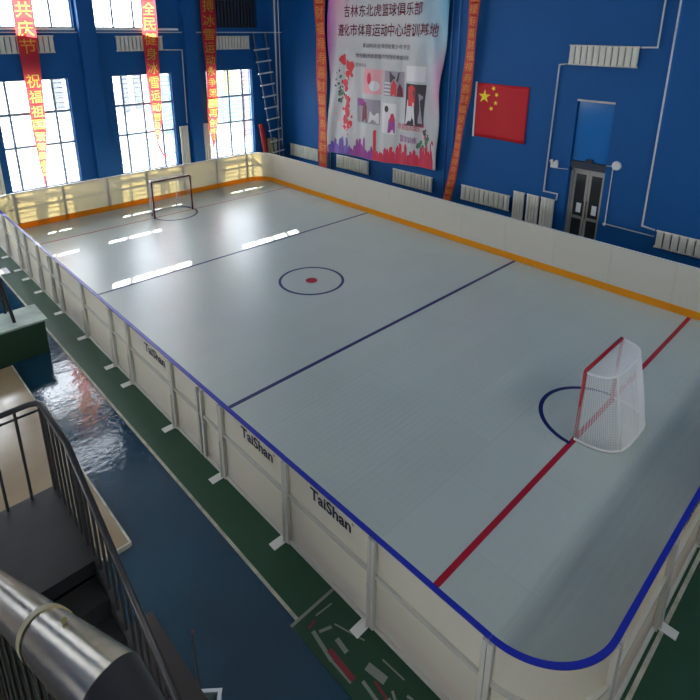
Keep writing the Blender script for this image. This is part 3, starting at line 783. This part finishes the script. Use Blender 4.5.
# ------------------------------------------------------------------ corner clutter
ld = thing('ladder', 'tall aluminium ladder leaning in the corner beside the last window', 'ladder', (13.4, YW-.6, FZ))
L0, L1 = Vector((13.16, YW-.62, FZ+.01)), Vector((12.30, YW-.2, 6.7))
R0, R1 = Vector((13.66, YW-.62, FZ+.01)), Vector((13.0, YW-.2, 6.7))
for a_, b_ in ((L0, L1), (R0, R1)): MB().bar(a_, b_, .045, 8).build('rail', M['alu_dark'], ld)
for k in range(11):
    f = .06+k*.083
    a_, b_ = L0.lerp(L1, f), R0.lerp(R1, f); e = (b_-a_)*.2
    MB().bar(a_-e+Vector((0, -.05, -.05)), b_+e*.6+Vector((0, -.05, .02)), .036, 8).build('rung', M['alu'], ld)
tag(MB().bar((12.78, YW-.42, FZ), (12.58, YW-.15, 2.3), .14, 18).build('rolled_carpet', M['red_roll'], loc=(12.78, YW-.42, FZ), smooth=False), 'dark red rolled carpet standing by the corner window', 'carpet roll')
for i, (z0, z1) in enumerate(((FZ, .45), (.46, .98), (.99, 1.5))):
    bx = thing('carton', ['lowest cream carton stacked behind the ladder', 'middle cream carton stacked behind the ladder', 'topmost cream carton stacked behind the ladder'][i], 'box', (13.18, YW-.2, z0), 'cartons behind the ladder')
    MB().box((12.98, YW-.36, z0+.002), (13.38, YW-.06, z1)).build('carton_body', M['carton'], bx, bevel=.01)
    MB().box((12.98, YW-.363, (z0+z1)/2-.03), (13.38, YW-.361, (z0+z1)/2+.03)).build('tape_strip', M['tape'], bx)

# ------------------------------------------------------------------ left-hand floor
tp = thing('tiled_platform', 'low beige tiled platform beside the blue floor under the stair', 'platform', (-3.5, 6.4, FZ))
MB().box((-6.8, 3.46, FZ), (-1.72, 9.5, FZ+.07)).build('tile_top', M['tile'], tp)
MB().box((-1.719, 3.44, FZ), (-1.69, 9.5, FZ+.075)).build('edge_strip', M['line_white'], tp)
MB().box((-6.8, 3.43, FZ), (-1.72, 3.459, FZ+.075)).build('edge_strip', M['line_white'], tp)
gb = thing('storage_box', 'dark green box with worn grey-green lid beside the walkway', 'box', (-1.7, 10.05, FZ))
MB().box((-2.55, 9.66, FZ+.001), (-.90, 10.5, .70)).build('body', M['box_green'], gb, bevel=.01)
MB().box((-2.6, 9.60, .701), (-.85, 10.55, .75)).build('lid', M['box_top'], gb, bevel=.008)
st = thing('metal_stand', 'black steel stand on top of the dark green box', 'stand', (-1.45, 10.2, .75))
for a_, b_ in (((-1.44, 9.85, .775), (-1.56, 9.9, 1.9)), ((-1.47, 10.45, .775), (-1.50, 10.35, 1.9)), ((-2.1, 10.1, .775), (-1.75, 10.15, 1.9))):
    MB().bar(a_, b_, .035, 8).build('leg', M['black_steel'], st)
MB().bar((-1.57, 9.9, 1.88), (-1.51, 10.36, 1.88), .03, 8).build('crossbar', M['black_steel'], st)
MB().bar((-1.46, 10.15, 1.2), (-1.9, 10.12, 1.35), .022, 8).build('crossbar', M['black_steel'], st)
tag(MB().box((-.6, 15.0, FZ+.005), (-.38, 15.5, FZ+.03)).build('paper_pad', M['white_cloth'], loc=(-.5, 15.2, FZ)), 'small white pad lying on the far green walkway', 'paper')

fm = thing('floor_mat', 'dark green mat with worn pale and red print at the near board', 'mat', (-.36, .2, FZ))
MB().box((-.76, -1.5, FZ+.004), (-.06, .95, FZ+.010)).build('mat_sheet', M['mat_green'], fm)
MB().box((-.76, .93, FZ+.010), (-.06, .97, FZ+.013)).build('hem', M['mat_print'], fm)
rs = random.Random(11)
def mstroke(x0, y0, x1, y1, w, m):
    a_, b_ = Vector((x0, y0, 0)), Vector((x1, y1, 0)); t = (b_-a_).normalized(); nrm = Vector((-t.y, t.x, 0))*w/2
    z = FZ+.0115
    MB().poly([(p_.x, p_.y, z) for p_ in (a_+nrm, b_+nrm, b_-nrm, a_-nrm)]).build('print_stroke', M[m], fm)
for x0, y0, x1, y1, w, mm in ((-.60, .72, -.66, .30, .05, 'mat_print'), (-.66, .30, -.66, -.02, .03, 'mat_print'), (-.60, .42, -.62, -.02, .07, 'mat_red'), (-.55, .66, -.40, .60, .04, 'mat_print'), (-.45, .45, -.47, .25, .06, 'mat_print'),
                              (-.35, .60, -.22, .20, .02, 'mat_print'), (-.20, .82, -.45, .84, .02, 'mat_print'), (-.50, .80, -.62, .78, .025, 'mat_red'), (-.40, -.02, -.36, -.28, .10, 'mat_print'), (-.55, -.10, -.58, -.40, .04, 'mat_print'),
                              (-.58, -.40, -.45, -.44, .03, 'mat_print'), (-.45, -.20, -.50, -.50, .03, 'mat_red'), (-.22, -.10, -.20, -.42, .02, 'mat_print'), (-.38, -.40, -.50, -.62, .03, 'mat_print'), (-.55, -.66, -.45, -.86, .05, 'mat_print'), (-.30, -.55, -.28, -.62, .03, 'mat_print')):
    mstroke(x0, y0, x1, y1, w, mm)

# ------------------------------------------------------------------ stair in the foreground
LZ = 1.90
XR, XL, XP = -2.58, -3.55, -3.68
str_ = thing('staircase', 'dark concrete stair flight and landing descending at the lower left', 'stairs', (-3.1, 1.0, FZ))
MB().box((-6.2, 1.67, LZ-.16), (XR+.035, 2.98, LZ)).build('landing', M['stair'], str_)
rise, run = .2, .325
for k in range(9):
    z1 = LZ-rise*(k+1); y1 = 1.67-run*k
    MB().box((XL, y1-run, z1-.05), (XR-.03, y1, z1)).build('tread', M['stair'], str_)
    MB().box((XL, y1-.002, z1+.001), (XR-.03, y1+.03, z1+rise-.001 if k else z1+.039)).build('riser', M['riser'], str_)
MB().box((XL, 1.668, LZ-.19), (XR-.03, 1.669, LZ-.001)).build('riser', M['riser'], str_)
# the upper flight climbing to the platform under the camera
for k in range(15):
    z1 = LZ+rise*(k+1); y1 = 1.67-.262*k
    MB().box((-4.95, y1-.262, z1-.05), (-3.74, y1, z1)).build('tread', M['stair'], str_)
    MB().box((-4.95, y1-.262, z1-.24), (-3.74, y1-.232, z1-.051)).build('riser', M['riser'], str_)
MB().box((-6.2, -4.6, 4.74), (-3.74, -2.27, 4.9)).build('platform', M['stair'], str_)
# sloped side plate and soffit
def slab(x0, x1, off0, off1, name, m):
    q = MB(); ya, yb = 1.67, 1.67-run*9
    P8 = [(x, y, z+o) for x in (x0, x1) for y, z in ((ya, LZ-.2), (yb, LZ-.2-rise*9)) for o in (off0, off1)]
    v = [q.bm.verts.new(p_) for p_ in P8]
    for f_ in ((0,1,3,2), (4,6,7,5), (0,4,5,1), (2,3,7,6), (0,2,6,4), (1,5,7,3)): q.bm.faces.new([v[i] for i in f_])
    return q.build(name, m, str_)
slab(XR-.028, XR+.035, -.12, .20, 'stringer', M['dark_steel'])
slab(XL, XR-.03, -.22, -.10, 'soffit', M['stair'])
# balustrade round the landing and down the flight
bl = thing('balustrade', 'dark steel railing with upright bars round the stair landing', 'railing', (XR, 2.95, LZ))
YC, ZR = 2.93, LZ+1.19
pts = [(-6.2, YC, ZR), (XR-.10, YC, ZR), (XR-.03, YC-.03, ZR), (XR, YC-.10, ZR), (XR, 2.05, ZR-.03), (XR, -1.3, ZR-.03-.61*3.35)]
MB().tube(pts, .032, 12).build('top_rail', M['dark_steel'], bl, smooth=True)
MB().tube([(-6.2, YC, ZR-.11), (XR, YC, ZR-.11)], .014, 8).build('lower_rail', M['dark_steel'], bl, smooth=True)
x_ = XR
while x_ > -4.4:
    MB().bar((x_, YC, LZ+.004), (x_, YC, ZR-.02), .016 if x_ < XR else .022, 8).build('baluster', M['dark_steel'], bl); x_ -= .24
y_ = YC-.17; k = 0
while y_ > -1.2:
    zt = ZR-.02 if y_ > 2.05 else ZR-.05-.61*(2.05-y_)
    zb_ = LZ+.004 if y_ > 1.69 else LZ+.02-.615*(1.67-y_)
    MB().bar((XR, y_, zb_), (XR, y_, zt), .024 if k == 5 else .015, 8).build('baluster', M['dark_steel'], bl); y_ -= .17; k += 1
# stainless handrail right in front of the camera, mitred at its end
hr = thing('handrail', 'thick stainless steel handrail with taped joint close to the camera', 'handrail', (-3.626, -2.70, 5.0))
E0 = Vector((-3.6252, -2.7060, 6.3203)); d1_ = Vector((-.0216, .8086, -.5879)).normalized(); d2_ = Vector((.2, -.3, -.9)).normalized()
rr = .037
q = MB(); n = 40; rings = []
mn = (d1_-d2_).normalized()
def ring(c, d, cut=None):
    u = Vector((0, 0, 1)); u = (u-d*u.dot(d)).normalized(); w = d.cross(u); o = []
    for j in range(n):
        p_ = c+(u*math.cos(2*PI*j/n)+w*math.sin(2*PI*j/n))*rr
        if cut is not None: p_ = p_-d*((p_-c).dot(cut)/d.dot(cut))
        o.append(p_)
    return o
A = [q.bm.verts.new(p_) for p_ in ring(E0+d1_*2.6, d1_)]; B_ = [q.bm.verts.new(p_) for p_ in ring(E0, d1_, (d1_+d2_*-1).normalized())]
for j in range(n): q.bm.faces.new((A[j], A[(j+1) % n], B_[(j+1) % n], B_[j]))
pipe = q.build('rail_tube', M['steel'], hr, smooth=True)
q = MB(); B2 = [q.bm.verts.new(p_) for p_ in ring(E0, d1_, (d1_+d2_*-1).normalized())]; C2 = [q.bm.verts.new(v.co+d2_*1.0) for v in B2]
for j in range(n): q.bm.faces.new((B2[j], B2[(j+1) % n], C2[(j+1) % n], C2[j]))
q.build('end_post', M['dark_steel'], hr, smooth=True)
q = MB()
for v0, v1 in ((.0, .035),):
    c = E0+d1_*.34
    q.bar(c, c+d1_*.035, rr+.0018, 40)
q.build('tape_band', M['tape'], hr, smooth=False)
E_ = E0+d1_*.2
MB().disc(E_+Vector((.006, .0245, .031)), .004, .003, 10).build('glue_spot', M['tape'], hr)
for k in range(16):
    t = .25+.16*k; c = E0+d1_*t
    MB().bar((c.x, c.y, c.z-rr*1.1), (c.x, c.y, c.z-1.0), .007, 8).build('baluster', M['steel'], hr)

# odds and ends on the blue floor beyond the stair
bd_ = thing('wooden_bench', 'dark brown wooden bench on the blue floor right of the stair', 'bench', (-2.1, 1.1, FZ))
MB().box((-2.33, .2, .30), (-2.02, 2.0, .35)).build('seat', M['wood_dark'], bd_, bevel=.005)
for y in (.3, 1.85):
    MB().box((-2.30, y, FZ), (-2.05, y+.06, .299)).build('leg', M['wood_dark'], bd_)
A_ = Vector((-1.80, .84, 0)); e1 = (Vector((-1.972, .992, 0))-A_).normalized(); e2 = Vector((e1.y, -e1.x, 0))
if e2.y > 0: e2 = -e2
CR = lambda u, v, z: tuple(A_+e1*u+e2*v+Vector((0, 0, z)))
cr = thing('plastic_crate', 'pale green-white plastic crate at the bottom edge on blue floor', 'crate', CR(.15, .12, FZ))
q = MB(); q.box((0, 0, FZ+.001), (.36, .3, FZ+.02), CR)
for lo, hi in (((0, 0, FZ+.02), (.02, .3, .085)), ((.34, 0, FZ+.02), (.36, .3, .085)), ((.02, 0, FZ+.02), (.34, .02, .085)), ((.02, .28, FZ+.02), (.34, .3, .085))): q.box(lo, hi, CR)
q.build('crate_body', M['plastic_pale'], cr, bevel=.005)
q = MB()
for lo, hi in (((-.01, -.01, .086), (.03, .31, .1)), ((.33, -.01, .086), (.37, .31, .1)), ((.03, -.01, .086), (.33, .025, .1)), ((.03, .275, .086), (.33, .31, .1))): q.box(lo, hi, CR)
q.build('rim', M['white_paint'], cr)
rd = thing('broom_stick', 'thin dark stick with reddish tip beside the pale crate', 'stick', (-1.93, 1.15, FZ))
MB().bar((-1.93, 1.12, FZ), (-1.72, 1.62, .05), .012, 8).build('shaft', M['wood_dark'], rd)
MB().bar((-1.72, 1.62, .05), (-1.70, 1.66, .06), .014, 8).build('tip', M['mat_red'], rd)

# ------------------------------------------------------------------ light
w = bpy.data.worlds.new('World'); sc.world = w; w.use_nodes = True
bg = w.node_tree.nodes['Background']; bg.inputs[0].default_value = (.95, .98, 1, 1); bg.inputs[1].default_value = 11.0
sun = bpy.data.lights.new('sun', 'SUN'); sun.energy = 20; sun.angle = .006; sun.color = (1, .95, .84)
so = bpy.data.objects.new('sun', sun); COL.objects.link(so)
so.rotation_euler = Vector((-.46, -1, -1.328)).to_track_quat('-Z', 'Y').to_euler()
def portal(c, sx_, sy_, direction):
    l = bpy.data.lights.new('window_portal', 'AREA'); l.shape = 'RECTANGLE'; l.size = sx_; l.size_y = sy_
    l.cycles.is_portal = True
    o = bpy.data.objects.new('window_portal', l); COL.objects.link(o); o.location = c
    o.rotation_euler = Vector(direction).to_track_quat('-Z', 'Y').to_euler()
portal((2.3, YW+.3, 2.94), 19.5, 4.2, (0, -1, 0)); portal((.6, YW+.3, 8.44), 16, 3.1, (0, -1, 0))
portal((LX-.25, 4.6, 3.5), 22.4, 2.3, (1, 0, 0))
portal((4.8, NY-.25, 10.3), 14, 2.6, (0, 1, 0))

# ------------------------------------------------------------------ camera
rt = Vector((0.71596599, -0.69808149, 0.00865648)); up = Vector((0.20726288, 0.22438057, 0.95220558)); fw = Vector((0.66665943, 0.67995264, -0.30533524))
cd = bpy.data.cameras.new('camera'); co = bpy.data.objects.new('camera', cd); COL.objects.link(co)
mw = Matrix((rt, up, -fw)).transposed().to_4x4(); mw.translation = Vector((-3.72865, -3.18271, 6.99793)); co.matrix_world = mw
cd.sensor_fit = 'HORIZONTAL'; cd.sensor_width = 36; cd.lens = 560.6735*36/700
cd.shift_x = (350-357.224)/700; cd.shift_y = (207.06-350)/700; cd.clip_start = .05; cd.clip_end = 300
sc.camera = co
vs = sc.view_settings
sc.display_settings.display_device = 'sRGB'
vs.view_transform = 'Standard'; vs.look = 'None'; vs.gamma = 1; vs.use_curve_mapping = False; vs.exposure = .3
sc.cycles.use_denoising = True; sc.cycles.max_bounces = 8; sc.cycles.diffuse_bounces = 4
